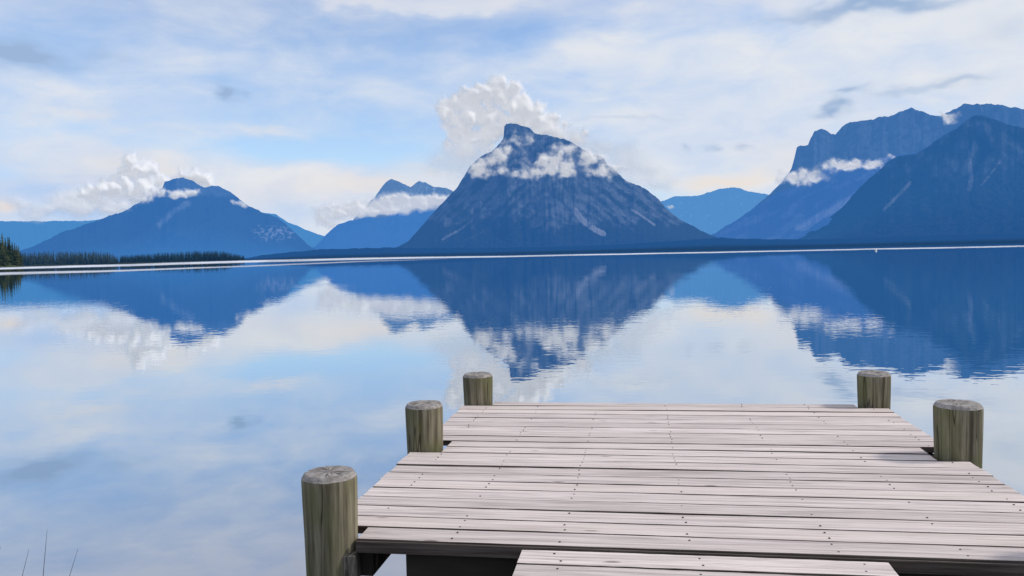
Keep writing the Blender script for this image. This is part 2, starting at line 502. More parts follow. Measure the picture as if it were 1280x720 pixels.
def worley(x, y, seed):
    xi = np.floor(x).astype(int); yi = np.floor(y).astype(int)
    best = np.full(x.shape, 9.0)
    for dx in (-1, 0, 1):
        for dy in (-1, 0, 1):
            h = _perm[(_perm[(xi + dx + seed * 7) & 511] + yi + dy) & 511]
            qx = xi + dx + (h & 31) / 31.0; qy = yi + dy + ((h >> 5) & 15) / 15.0
            best = np.minimum(best, np.hypot(x - qx, y - qy))
    return np.clip(best, 0, 1.2)


def cloud(blist, dist, thick, thr=.35, amp=.45, sc=26.0, soft=.35, seed=1, step=1.0, maxa=.97, stretch=1.0, puff=.35):
    B = np.array(blist, float)
    x0, x1 = (B[:, 0] - 2.2 * B[:, 2]).min(), (B[:, 0] + 2.2 * B[:, 2]).max()
    y0, y1 = (B[:, 1] - 2.2 * B[:, 3]).min(), (B[:, 1] + 2.2 * B[:, 3]).max()
    xs = np.arange(x0, x1, step); ys = np.arange(y0, y1, step)
    GX, GY = np.meshgrid(xs, ys)
    wx = GX + sc * .3 * fbm(GX / sc, GY / sc, 4, seed + 3, .45); wy = GY + sc * .25 * fbm(GX / sc, GY / sc, 4, seed + 7, .45)
    f = 0
    for bx, by, rx, ry, a in blist:
        f = f + a * np.exp(-((wx - bx) / rx) ** 2 - ((wy - by) / ry) ** 2)
    f = np.minimum(f, 1.2)
    nz = fbm(GX / sc / stretch, GY / sc, 5, seed, .46)
    ux = GX + sc * .12 * fbm(GX / sc * 2, GY / sc * 2, 3, seed + 31); uy = GY + sc * .12 * fbm(GX / sc * 2, GY / sc * 2, 3, seed + 37)
    bil = (1 - worley(ux / sc * 1.25, uy / sc * 1.25, seed)) + .45 * (1 - worley(ux / sc * 2.7, uy / sc * 2.7, seed + 3))
    bil = bil - .75
    d = f - thr + amp * (nz * (1 - puff) + bil * puff * 1.3) * (.35 + .65 * np.clip(f, 0, 1))
    alpha = sstep(0, soft, d) * maxa
    edge = sstep(0, 6, GX - x0) * sstep(0, 6, x1 - GX) * sstep(0, 6, GY - y0) * sstep(0, 6, y1 - GY)
    alpha = alpha * edge
    dd = np.clip(f - thr + .5, 0, 1.2)
    rel = thick * .75 * (dd + (.26 * bil + .16 * fbm(GX / sc, GY / sc, 2, seed)) * np.clip(f, 0, 1))
    for _ in range(6):
        rel[1:-1, 1:-1] = (rel[1:-1, 1:-1] * 2 + rel[:-2, 1:-1] + rel[2:, 1:-1] + rel[1:-1, :-2] + rel[1:-1, 2:]) / 6
    P = at(GX, GY, dist - rel)
    Fc = grid_faces(len(ys), len(xs))
    keep = alpha.ravel()[Fc].max(1) > .004
    Fc = Fc[keep]
    used, inv = np.unique(Fc, return_inverse=True)
    me = np_mesh('cloud', P.reshape(-1, 3)[used], inv.reshape(-1, 4), True,
                 {'alpha': alpha.ravel()[used], 'thick': sstep(.1, .8, d).ravel()[used]})
    return structure(link('cloud', me, cloud_mat))


def cumulus(parts, dist, rmin, rmax, seed=1, base=None, soft_base=40.0, step=.6):
    """heaped cloud: a relief of many overlapping round puffs at true depth"""
    r_ = np.random.default_rng(seed)
    sp = []
    for bx, by, rx, ry, k in parts:
        for _ in range(int(k)):
            a = r_.uniform(0, 2 * np.pi); q_ = r_.random() ** .6
            sp.append((bx + rx * q_ * np.cos(a), by + ry * q_ * np.sin(a), r_.uniform(rmin, rmax), r_.uniform(0, rmax * .8)))
    for x, y, r0, z in list(sp):
        for _ in range(4):
            a = r_.uniform(0, 2 * np.pi); el_ = r_.uniform(.1, 1.2)
            sp.append((x + r0 * .9 * np.cos(a) * np.cos(el_), y - r0 * .9 * np.sin(a) * np.cos(el_), r0 * r_.uniform(.35, .6), z + r0 * .7 * np.sin(el_)))
    sp = np.array(sp)
    xs = np.arange(sp[:, 0].min() - rmax * 1.6, sp[:, 0].max() + rmax * 1.6, step)
    ys = np.arange(sp[:, 1].min() - rmax * 1.6, sp[:, 1].max() + rmax * 1.6, step)
    GX, GY = np.meshgrid(xs, ys)
    wx = GX + 3.2 * fbm(GX / 11, GY / 11, 4, seed); wy = GY + 3.2 * fbm(GX / 11, GY / 11, 4, seed + 5)
    Hh = np.full(GX.shape, -rmax * .6); D = np.full(GX.shape, -9.0)
    for x, y, r0, z in sp:
        i0, i1 = np.searchsorted(xs, [x - r0 * 1.6 - 6, x + r0 * 1.6 + 6]); j0, j1 = np.searchsorted(ys, [y - r0 * 1.6 - 6, y + r0 * 1.6 + 6])
        d2 = (wx[j0:j1, i0:i1] - x) ** 2 + (wy[j0:j1, i0:i1] - y) ** 2
        h = z + np.sqrt(np.maximum(r0 * r0 - d2, 0)) - np.sqrt(np.maximum(d2 - r0 * r0, 0)) * 1.5
        Hh[j0:j1, i0:i1] = np.maximum(Hh[j0:j1, i0:i1], h)
        D[j0:j1, i0:i1] = np.maximum(D[j0:j1, i0:i1], r0 - np.sqrt(d2))
    alpha = sstep(-2.5, 5.0, D + 1.1 * fbm(GX / 6, GY / 6, 3, seed + 9))
    if base is not None:
        alpha = alpha * sstep(base, base - soft_base, GY + 9 * fbm(GX / 24, GY / 24, 4, seed + 15))
    alpha = np.clip(alpha * 1.05, 0, 1.0)
    for _ in range(5):
        alpha[1:-1, 1:-1] = (alpha[1:-1, 1:-1] * 2 + alpha[:-2, 1:-1] + alpha[2:, 1:-1] + alpha[1:-1, :-2] + alpha[1:-1, 2:]) / 6
    for _ in range(34):
        Hh[1:-1, 1:-1] = (Hh[1:-1, 1:-1] * 2 + Hh[:-2, 1:-1] + Hh[2:, 1:-1] + Hh[1:-1, :-2] + Hh[1:-1, 2:]) / 6
    P = at(GX, GY, dist - 1.7 * Hh * dist / F)
    Fc = grid_faces(len(ys), len(xs))
    Fc = Fc[alpha.ravel()[Fc].max(1) > .004]
    used, inv = np.unique(Fc, return_inverse=True)
    me = np_mesh('cloud', P.reshape(-1, 3)[used], inv.reshape(-1, 4), True, {'alpha': alpha.ravel()[used], 'thick': sstep(0, 6, D).ravel()[used]})
    return structure(link('cloud', me, cloud_mat))


# behind the central peak
cumulus([(562, 136, 14, 8, 9), (580, 128, 16, 10, 11), (602, 116, 14, 10, 11), (621, 108, 9, 7, 7), (638, 122, 18, 11, 12), (604, 140, 32, 14, 22),
         (656, 140, 22, 12, 14), (682, 154, 26, 10, 14), (592, 160, 34, 16, 22), (640, 160, 40, 16, 24), (580, 182, 24, 14, 14), (712, 168, 22, 7, 8), (602, 190, 24, 14, 12)],
        9800, 5.5, 12.5, seed=2, base=222, soft_base=50)
cloud([(700, 168, 60, 16, .6), (752, 188, 50, 16, .6), (790, 212, 46, 16, .6), (820, 232, 34, 10, .5), (560, 205, 40, 26, .5), (590, 190, 34, 26, .5)], 9600, 160,
      thr=.14, amp=.16, sc=40, soft=.85, seed=9, maxa=.85, puff=.15)
# wrapped round the central peak
cloud([(600, 208, 22, 13, .75), (616, 198, 16, 14, .66), (632, 184, 11, 18, .66), (646, 172, 9, 12, .5), (660, 172, 12, 14, .62), (640, 217, 24, 8, .72), (672, 213, 18, 11, .85),
       (690, 206, 18, 13, 1.0), (708, 214, 20, 9, .78), (700, 190, 12, 10, .42), (722, 186, 24, 10, .58), (742, 198, 24, 9, .6), (752, 216, 20, 9, .56), (770, 212, 22, 10, .56), (788, 226, 18, 9, .6),
       (586, 214, 18, 11, .62), (735, 206, 44, 9, .34), (650, 196, 60, 24, .22), (720, 200, 60, 20, .2)],
      5750, 120, thr=.40, amp=.85, sc=14, soft=.95, seed=6, step=.6, maxa=.95, puff=.3)
# left mountain
cumulus([(168, 208, 12, 9, 8), (180, 218, 16, 10, 12), (160, 224, 20, 12, 14), (190, 230, 18, 10, 10), (140, 236, 24, 10, 12), (200, 238, 14, 6, 7), (165, 242, 30, 10, 14), (212, 224, 12, 8, 5),
         (236, 220, 12, 4, 4), (262, 224, 16, 4, 5), (120, 246, 24, 8, 8)],
        9800, 4.5, 11, seed=12, base=268, soft_base=30)
cloud([(110, 246, 60, 18, .7), (60, 262, 60, 12, .6), (140, 258, 44, 10, .6), (20, 250, 40, 14, .45)], 10400, 160, thr=.18, amp=.25, sc=34, soft=.8, seed=13, maxa=.85, puff=.25)
cloud([(200, 240, 24, 7, .8), (176, 249, 20, 8, .7), (226, 244, 16, 5, .8), (243, 240, 12, 5, .7), (158, 262, 18, 5, .45), (296, 253, 12, 5, .75), (308, 257, 8, 3, .5)], 6700, 90,
      thr=.34, amp=.55, sc=10, soft=.6, seed=15, step=.6, maxa=.9)
# below the twin peaks
cloud([(488, 252, 40, 10, .9), (530, 252, 40, 9, .95), (440, 262, 40, 12, .8), (500, 240, 14, 5, .4), (550, 250, 20, 8, .6), (410, 276, 24, 12, .7), (470, 262, 50, 8, .8)], 10400, 160,
      thr=.24, amp=.5, sc=16, soft=.8, seed=18, step=.7, maxa=.92)
# on the big right massif
cloud([(1010, 217, 26, 7, .8), (1045, 206, 24, 8, .95), (1075, 207, 24, 7, .85), (1095, 203, 14, 6, .7), (1112, 197, 10, 5, .6), (985, 224, 24, 9, .7), (1000, 226, 30, 6, .7)], 7000, 100,
      thr=.32, amp=.66, sc=13, soft=.8, seed=21, step=.7, maxa=.95, puff=.3)
cloud([(1186, 150, 12, 8, .95), (1178, 143, 8, 5, .6), (1198, 140, 9, 6, .5)], 7000, 60, thr=.34, amp=.55, sc=9, soft=.75, seed=25, step=.6, maxa=.85)
cloud([(838, 259, 9, 3, .8)], 11500, 60, thr=.35, amp=.3, sc=8, soft=.5, seed=28, step=.6, maxa=.7)

# ------------------------------------------------------------------ water
wm, q = material('lake_water')
pos = q.n('ShaderNodeNewGeometry').outputs['Position']
d0 = q.v('LENGTH', pos, out=1)
n1 = q.noise(q.v('MULTIPLY', pos, (1.0, 1.5, 1.0)), 2.1, 2, .5)
n2 = q.noise(pos, 0.55, 2, .5)
patch = q.noise(q.v('MULTIPLY', pos, (.6, 1.4, 1)), 0.05, 2, .5)
st = q.m('MULTIPLY', q.rng(d0, 7.0, 16.0, .10, 1.0), q.rng(d0, 30.0, 200.0, 1.0, .35))
st = q.m('MULTIPLY', st, q.rng(patch, .35, .65, .35, 1.0))
hgt = q.m('ADD', n1, q.m('MULTIPLY', n2, 1.4))
bp = q.bump(q.m('MULTIPLY', hgt, st), 1.0, 0.0026)
fr = q.n('ShaderNodeFresnel'); fr.inputs[0].default_value = 1.33
fac = q.m('POWER', fr.outputs[0], 0.20)
gl = q.n('ShaderNodeBsdfGlossy'); gl.inputs['Color'].default_value = rgb(.95, .97, .98); gl.inputs['Roughness'].default_value = 0.0
q.put(gl.inputs['Normal'], bp)
q.surf(q.mixs(fac, q.diffuse(rgb(.008, .06, .12)), gl.outputs[0]))
S = 40000.0
me = np_mesh('water', [(-S, -S, 0), (S, -S, 0), (S, S, 0), (-S, S, 0)], [(0, 1, 2, 3)], False)
structure(link('water', me, wm))

# wind-ruffled lanes far out on the lake
rm, q = material('ruffled_water')
al = q.attr('alpha')
gl = q.n('ShaderNodeBsdfGlossy'); gl.inputs['Color'].default_value = rgb(.95, .95, .97); gl.inputs['Roughness'].default_value = .35
tp = q.n('ShaderNodeBsdfTransparent')
q.surf(q.mixs(al, tp.outputs[0], q.mixs(.85, gl.outputs[0], q.diffuse(rgb(.68, .72, .79)))))  # pale diffuse colour stands in for bright sky reflected by the ripples


def lane(pts, seed, z=0.006, amax=.95):
    """pts: (pixel x, near y, far y, density)"""
    pts = np.array(pts, float)
    xs = np.arange(pts[0, 0], pts[-1, 0], 3.0)
    yn, yf, a = (np.interp(xs, pts[:, 0], pts[:, i]) for i in (1, 2, 3))
    hor_ = 316.5 - 0.0235 * (xs - 640)
    wob = .25 * fbm(xs / 130, xs * 0, 4, seed)
    k = 9
    rows, A = [], []
    for i in range(k):
        f = i / (k - 1)
        yy = yn + wob + (yf - yn) * f
        yy = np.maximum(yy, hor_ + .75)
        d = ray(xs, yy); tt = -(CAM_Z - z) / d[:, 2]
        P = d * tt[:, None]; P[:, 2] = z
        rows.append(P)
        edge = sstep(0, .35, f) * sstep(1, .65, f)
        A.append(amax * a * edge * np.clip(.95 + .35 * fbm(xs / 60, xs * 0 + f * 1.5, 4, seed + 4), 0, 1.05))
    me = np_mesh('rippled_water', np.array(rows).reshape(-1, 3), grid_faces(k, len(xs)), True, {'alpha': np.clip(np.array(A), 0, 1)})
    return structure(link('rippled_water', me, rm))


lane([(-160, 341.2, 338, 1), (0, 337.6, 334.2, 1), (80, 335.4, 331.6, 1), (160, 333.4, 329.7, 1), (300, 329.2, 325.2, 1), (460, 324.8, 321.4, 1), (640, 321.6, 319.2, .9),
      (800, 318.4, 316.2, .95), (1000, 314.2, 312.2, .9), (1280, 309.0, 306.6, .85), (1440, 305.5, 303, .8)], 1)
lane([(-160, 349, 345, .7), (0, 344.8, 340.0, .8), (160, 339.6, 336.6, .8), (300, 334.2, 331.8, .7), (460, 327.6, 325.6, .5), (570, 324, 322.6, .0)], 2)

# ------------------------------------------------------------------ left shore and woods
gm, q = material('shore_grass')
pos = q.n('ShaderNodeNewGeometry').outputs['Position']
c = q.mix(q.noise(pos, .25, 5, .6), rgb(.035, .05, .02), rgb(.13, .15, .045))
q.surf(q.mixs(.12, q.diffuse(c), q.emit(s2l(50, 100, 150))))  # slight blue glow paints distance haze onto the grass


gd, q = material('dark_shore_scrub')
q.surf(q.mixs(.2, q.diffuse(q.mix(q.noise(q.n('ShaderNodeNewGeometry').outputs['Position'], .2, 4), rgb(.02, .03, .022), rgb(.055, .06, .04))), q.emit(s2l(34, 80, 124))))  # blue emission adds painted haze over the scrub


def point_of_land(name, pts, d_far, mat, hgt, seed):
    """pts: (pixel x, near distance)"""
    pts = np.array(pts, float)
    xs = np.linspace(pts[0, 0], pts[-1, 0], 60)
    dn = np.interp(xs, pts[:, 0], pts[:, 1]) * (1 + .006 * fbm(xs / 6, xs * 0, 4, seed))
    a, _ = bearing(xs, 316.5 - 0.0235 * (xs - 640))
    rows = []
    for i in range(14):
        f = i / 13
        r = dn + (d_far - dn) * f
        e = np.minimum(1, np.minimum(np.arange(60), np.arange(60)[::-1]) / 5)
        z = -.6 + (hgt * np.sin(min(1, f * 2.2) * math.pi / 2) + .9 * min(1, f * 12)) * e * (1 + .4 * fbm(xs / 5, xs * 0 + f * 4, 3, seed + 3))
        rows.append(np.stack([np.sin(a) * r, np.cos(a) * r, z], -1))
    me = np_mesh(name, np.array(rows).reshape(-1, 3), grid_faces(14, 60), True)
    return structure(link(name, me, mat))


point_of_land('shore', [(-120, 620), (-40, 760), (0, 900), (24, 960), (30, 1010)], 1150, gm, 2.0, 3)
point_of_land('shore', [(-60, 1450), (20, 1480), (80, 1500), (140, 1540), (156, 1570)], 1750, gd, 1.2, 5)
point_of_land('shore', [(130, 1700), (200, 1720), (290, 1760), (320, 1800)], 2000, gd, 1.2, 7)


def leafmat(name, dark, light, haze, k):
    mt, q = material(name)
    pos = q.n('ShaderNodeNewGeometry').outputs['Position']
    rnd = q.n('ShaderNodeObjectInfo').outputs['Random']
    f = q.noise(pos, .16, 5, .7)
    f = q.m('ADD', q.m('MULTIPLY', f, 1.0), q.m('MULTIPLY', q.m('SUBTRACT', rnd, .5), .3))
    c = q.mix(q.rng(f, .3, .72), dark, light)
    q.surf(q.mixs(k, q.diffuse(c), q.emit(haze)))  # air haze painted into the needles as emission
    return mt


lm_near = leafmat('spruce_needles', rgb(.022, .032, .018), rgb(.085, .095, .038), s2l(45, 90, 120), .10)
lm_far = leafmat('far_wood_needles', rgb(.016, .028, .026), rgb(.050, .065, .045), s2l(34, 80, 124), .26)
bark, q = material('spruce_bark')
q.surf(q.diffuse(q.mix(q.noise(q.n('ShaderNodeNewGeometry').outputs['Position'], 2, 4), rgb(.06, .045, .035), rgb(.14, .11, .09))))


def spruce_arrays(h, tiers, arms, rnd, width=.15):
    V, Fc = [], []
    for i in range(tiers):
        f = i / (tiers - 1)
        z = h * (.10 + .86 * f)
        rad = h * width * (1 - f) ** .85 * rnd.uniform(.75, 1.2) + h * .012
        for k in range(arms):
            a = 2 * math.pi * (k + rnd.random()) / arms + i
            rr = rad * rnd.uniform(.6, 1.2)
            wd = rr * .42 + h * .006
            ca, sa = math.cos(a), math.sin(a)
            drop = rr * rnd.uniform(.25, .6)
            b = len(V)
            V += [(0, 0, z + h * .035), (ca * rr * .6 - sa * wd, sa * rr * .6 + ca * wd, z - drop * .5),
                  (ca * rr, sa * rr, z - drop), (ca * rr * .6 + sa * wd, sa * rr * .6 - ca * wd, z - drop * .5)]
            Fc += [(b, b + 1, b + 2), (b, b + 2, b + 3)]
    b = len(V)
    V += [(h * .012, 0, h * .93), (-h * .008, h * .01, h * .93), (-h * .008, -h * .01, h * .93), (0, 0, h)]
    Fc += [(b, b + 1, b + 3), (b + 1, b + 2, b + 3), (b + 2, b, b + 3)]
    return np.array(V), np.array(Fc)


def trunk_mesh(h):
    bm = bmesh.new()
    rings = []
    for i in range(7):
        f = i / 6
        rad = .26 * (1 - f) + .02
        rings.append([bm.verts.new((rad * math.cos(k * math.pi / 4), rad * math.sin(k * math.pi / 4), -.8 + (h * .95 + .8) * f)) for k in range(8)])
    for a, b in zip(rings[:-1], rings[1:]):
        for k in range(8):
            bm.faces.new((a[k], a[(k + 1) % 8], b[(k + 1) % 8], b[k]))
    me = bpy.data.meshes.new('trunk'); bm.to_mesh(me); bm.free()
    return me


rs = random.Random(4)
protos = []
for h in (30.0, 26.0, 22.0):
    V, Fc = spruce_arrays(h, 20, 10, rs, .14)
    protos.append((h, np_mesh('crown', V, Fc, False), trunk_mesh(h)))
    protos[-1][1].materials.append(lm_near); protos[-1][2].materials.append(bark)
spots = [(-34, 940, 33), (-26, 900, 31), (-18, 950, 34), (-10, 930, 33), (-4, 960, 34), (1, 925, 31), (4.5, 985, 34.5), (8, 950, 29), (11.5, 1000, 31), (13.2, 960, 30),
         (16.5, 990, 26), (19.5, 1010, 25), (22.0, 985, 22), (24.2, 1015, 22), (26.6, 1000, 16), (-14, 890, 25), (-22, 880, 22), (6, 930, 20), (15, 965, 17)]
for i, (px, d, h) in enumerate(spots):
    ph, cm, tm = protos[i % 3]
    a, _ = bearing(px, 331.0)
    t = empty('spruce_tree', (math.sin(a) * d, math.cos(a) * d, 1.0))
    t.scale = (h / ph * rs.uniform(.9, 1.25),) * 2 + (h / ph,); t.rotation_euler.z = rs.uniform(0, 6)
    lab = 'dark spruce in the stand of conifers on the grassy point at the left shore'
    if i == 6:
        lab = 'tallest spruce with a pointed top on the grassy point at the left edge'
    elif i == 14:
        lab = 'smallest outermost spruce at the tip of the grassy point on the left shore'
    tag(t, lab, 'tree', 'spruces on the left point')
    for nm, me in (('crown', cm), ('trunk', tm)):
        o = bpy.data.objects.new(nm, me); col.objects.link(o); o.parent = t


def wood(x0, x1, d0, d1, count, h0, h1, env, seed):
    r_ = random.Random(seed)
    base = [spruce_arrays(1.0, 9, 6, r_, .13) for _ in range(5)]
    Vs, Fs, off = [], [], 0
    for i in range(count):
        px = r_.uniform(x0, x1); d = d0 + (d1 - d0) * r_.random() ** 1.6
        a, _ = bearing(px, 329.0)
        V, Fc = base[r_.randrange(5)]
        h = r_.uniform(h0, h1) * env(px) * (1.1 if r_.random() < .08 else 1)
        ang = r_.uniform(0, 6.28); wd = h * r_.uniform(.9, 1.4)
        P = np.stack([(V[:, 0] * math.cos(ang) - V[:, 1] * math.sin(ang)) * wd + math.sin(a) * d,
                      (V[:, 0] * math.sin(ang) + V[:, 1] * math.cos(ang)) * wd + math.cos(a) * d, V[:, 2] * h + .2], -1)
        Vs.append(P); Fs.append(Fc + off); off += len(P)
    me = np_mesh('forest', np.concatenate(Vs), np.concatenate(Fs), False)
    o = link('forest', me, lm_far); o['kind'] = 'stuff'
    return o


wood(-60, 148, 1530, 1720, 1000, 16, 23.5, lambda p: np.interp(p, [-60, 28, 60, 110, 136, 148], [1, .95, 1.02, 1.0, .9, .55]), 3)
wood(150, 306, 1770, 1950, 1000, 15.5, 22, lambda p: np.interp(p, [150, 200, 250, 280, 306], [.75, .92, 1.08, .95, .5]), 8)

# ------------------------------------------------------------------ buoy
bw, q = material('white_buoy_plastic')
q.surf(q.principled(q.mix(q.noise(q.n('ShaderNodeNewGeometry').outputs['Position'], 6, 3), rgb(.78, .78, .78), rgb(.9, .9, .9)), .4))
bgm, q = material('buoy_steel')
q.surf(q.principled(rgb(.25, .26, .28), .4))


def lathe(prof, seg=20):
    bm = bmesh.new(); rings = []
    for r_, z in prof:
        rings.append([bm.verts.new((max(r_, .001) * math.cos(2 * math.pi * k / seg), max(r_, .001) * math.sin(2 * math.pi * k / seg), z)) for k in range(seg)])
    for a, b in zip(rings[:-1], rings[1:]):
        for k in range(seg):
            bm.faces.new((a[k], a[(k + 1) % seg], b[(k + 1) % seg], b[k])).smooth = True
    me = bpy.data.meshes.new('lathe'); bm.to_mesh(me); bm.free()
    return me


b = empty('buoy', (77.7, 282.9, 0))
tag(b, 'small white mooring buoy floating far out on the lake under the right mountain', 'buoy')
link('float_body', lathe([(0, -.25), (.2, -.2), (.32, 0), (.34, .12), (.3, .28), (.2, .42), (.08, .5), (.06, .55), (0, .56)]), bw, b)
link('mooring_ring', lathe([(.07, .57), (.09, .60), (.07, .63), (.05, .60), (.07, .57)]), bgm, b)

# ------------------------------------------------------------------ wood materials
pm, q = material('weathered_plank')
tcn = q.n('ShaderNodeTexCoord').outputs['Object']
rnd = q.n('ShaderNodeObjectInfo').outputs['Random']
off = q.v('ADD', tcn, q.v('MULTIPLY', (1, 1, 1), rnd))
rv = q.n('ShaderNodeCombineXYZ'); q.put(rv.inputs[0], q.m('MULTIPLY', rnd, 37.0)); q.put(rv.inputs[1], q.m('MULTIPLY', rnd, 11.0))
vec = q.v('ADD', tcn, rv.outputs[0])
g1 = q.noise(q.v('MULTIPLY', vec, (1.1, 34, 20)), 1.0, 6, .62, .3)
g2 = q.noise(q.v('MULTIPLY', vec, (2.2, 120, 60)), 1.0, 4, .6, .15)
g3 = q.noise(q.v('MULTIPLY', vec, (1.6, 5, 3)), 1.0, 4, .55)
c = q.mix(q.rng(g1, .33, .62), rgb(.42, .36, .335), rgb(.69, .605, .565))
c = q.mix(q.m('MULTIPLY', q.rng(g2, .56, .70), .75), c, rgb(.15, .12, .12))
c = q.mix(q.m('MULTIPLY', q.rng(g3, .45, .75), .45), c, rgb(.60, .50, .47))
kn = q.n('ShaderNodeTexVoronoi'); q.put(kn.inputs['Vector'], q.v('MULTIPLY', vec, (1.5, 5.0, 1.0))); kn.inputs['Scale'].default_value = 1.0
kd = kn.outputs['Distance']
c = q.mix(q.m('MULTIPLY', q.rng(kd, .085, .03), .75), c, rgb(.12, .085, .08))
br = q.m('MULTIPLY_ADD', rnd, .22, .90)
c = q.mix(1.0, c, (q.n('ShaderNodeCombineColor')).outputs[0], 'MULTIPLY') if False else c
c = q.mix(q.m('MULTIPLY', q.rng(q.m('FRACT', q.m('MULTIPLY', rnd, 7.3)), .45, 1.0), .35), c, rgb(.66, .56, .49))
hs = q.n('ShaderNodeHueSaturation'); q.put(hs.inputs['Color'], c); q.put(hs.inputs['Value'], br)
bp = q.bump(q.m('ADD', g1, q.m('MULTIPLY', g2, .8)), .55, .004)
q.surf(q.principled(hs.outputs[0], .75, bp, .25))

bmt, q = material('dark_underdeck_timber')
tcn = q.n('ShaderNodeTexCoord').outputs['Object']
q.surf(q.principled(q.mix(q.noise(q.v('MULTIPLY', tcn, (3, 3, 20)), 1, 5), rgb(.022, .018, .015), rgb(.06, .05, .042)), .85, None, .15))  # near-black base stands in for the deep shade under the deck

shade_wood, q = material('painted_shade_wood')
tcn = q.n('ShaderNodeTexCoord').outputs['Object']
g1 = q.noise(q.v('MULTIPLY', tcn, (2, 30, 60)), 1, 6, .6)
q.surf(q.principled(q.mix(q.rng(g1, .35, .65), rgb(.05, .038, .032), rgb(.125, .10, .088)), .8, q.bump(g1, .4, .003), .2))  # dark wood tone with the shade painted in

blk, q = material('weathered_block')
g1 = q.noise(q.v('MULTIPLY', q.n('ShaderNodeTexCoord').outputs['Object'], (40, 40, 6)), 1, 6, .65)
q.surf(q.principled(q.mix(q.rng(g1, .35, .65), rgb(.05, .042, .034), rgb(.24, .215, .18)), .85, q.bump(g1, .5, .004), .2))

nail, q = material('rusty_nail')
q.surf(q.principled(q.mix(q.noise(q.n('ShaderNodeTexCoord').outputs['Object'], 40, 2), rgb(.035, .025, .025), rgb(.09, .06, .05)), .7))

pil, q = material('piling_wood')
tcn = q.n('ShaderNodeTexCoord').outputs['Object']
rnd = q.n('ShaderNodeObjectInfo').outputs['Random']
rv = q.n('ShaderNodeCombineXYZ'); q.put(rv.inputs[0], q.m('MULTIPLY', rnd, 13.0)); q.put(rv.inputs[2], q.m('MULTIPLY', rnd, 29.0))
vec = q.v('ADD', tcn, rv.outputs[0])
g1 = q.noise(q.v('MULTIPLY', vec, (24, 24, 1.3)), 1, 6, .62, .2)
g2 = q.noise(q.v('MULTIPLY', vec, (70, 70, 2.0)), 1, 3, .6)
g3 = q.noise(q.v('MULTIPLY', vec, (4, 4, 2.2)), 1, 4, .55)
g4 = q.noise(q.v('MULTIPLY', vec, (11, 11, .35)), 1, 2, .4)
c = q.mix(q.rng(g1, .32, .66), rgb(.085, .072, .046), rgb(.275, .245, .170))
c = q.mix(q.m('MULTIPLY', q.rng(g3, .42, .68), .6), c, rgb(.115, .122, .042))
c = q.mix(q.m('MULTIPLY', q.rng(g2, .60, .74), .2), c, rgb(.04, .035, .025))
crack = q.rng(q.m('ABSOLUTE', q.m('SUBTRACT', g4, .5)), .010, .003)
c = q.mix(q.m('MULTIPLY', crack, .75), c, rgb(.018, .014, .011))
bp = q.bump(q.m('SUBTRACT', q.m('ADD', g1, q.m('MULTIPLY', g2, .5)), q.m('MULTIPLY', crack, 1.5)), .6, .006)
q.surf(q.principled(c, .8, bp, .2))

endg, q = material('piling_end_grain')
tcn = q.n('ShaderNodeTexCoord').outputs['Object']
rnd = q.n('ShaderNodeObjectInfo').outputs['Random']
sp = q.n('ShaderNodeSeparateXYZ'); q.put(sp.inputs[0], tcn)
ang = q.m('ARCTAN2', sp.outputs[1], sp.outputs[0])
cvx = q.n('ShaderNodeCombineXYZ'); q.put(cvx.inputs[0], sp.outputs[0]); q.put(cvx.inputs[1], sp.outputs[1])
rad = q.v('LENGTH', cvx.outputs[0], out=1)
wob = q.noise(tcn, 14, 3)
ring = q.m('SINE', q.m('MULTIPLY', q.m('ADD', rad, q.m('MULTIPLY', wob, .02)), 620.0))
un = q.v('NORMALIZE', cvx.outputs[0])
rv = q.n('ShaderNodeCombineXYZ'); q.put(rv.inputs[2], q.m('MULTIPLY_ADD', rnd, 40.0, q.m('MULTIPLY', rad, 2.5)))
radial = q.noise(q.v('ADD', q.v('MULTIPLY', un, (3.4, 3.4, 0)), rv.outputs[0]), 1, 2, .5)
crk = q.m('MULTIPLY', q.rng(q.m('ABSOLUTE', q.m('SUBTRACT', radial, .5)), .035, .006), q.rng(rad, .15, .05))
c = q.mix(q.rng(q.noise(tcn, 22, 5, .65), .3, .7), rgb(.19, .172, .155), rgb(.40, .37, .345))
c = q.mix(q.m('MULTIPLY', q.m('MULTIPLY_ADD', ring, .5, .5), .22), c, rgb(.16, .14, .125))
c = q.mix(q.m('MULTIPLY', crk, .92), c, rgb(.02, .017, .015))
q.surf(q.principled(c, .85, q.bump(q.m('SUBTRACT', q.m('MULTIPLY', ring, .25), q.m('MULTIPLY', crk, 2.0)), .5, .004), .2))


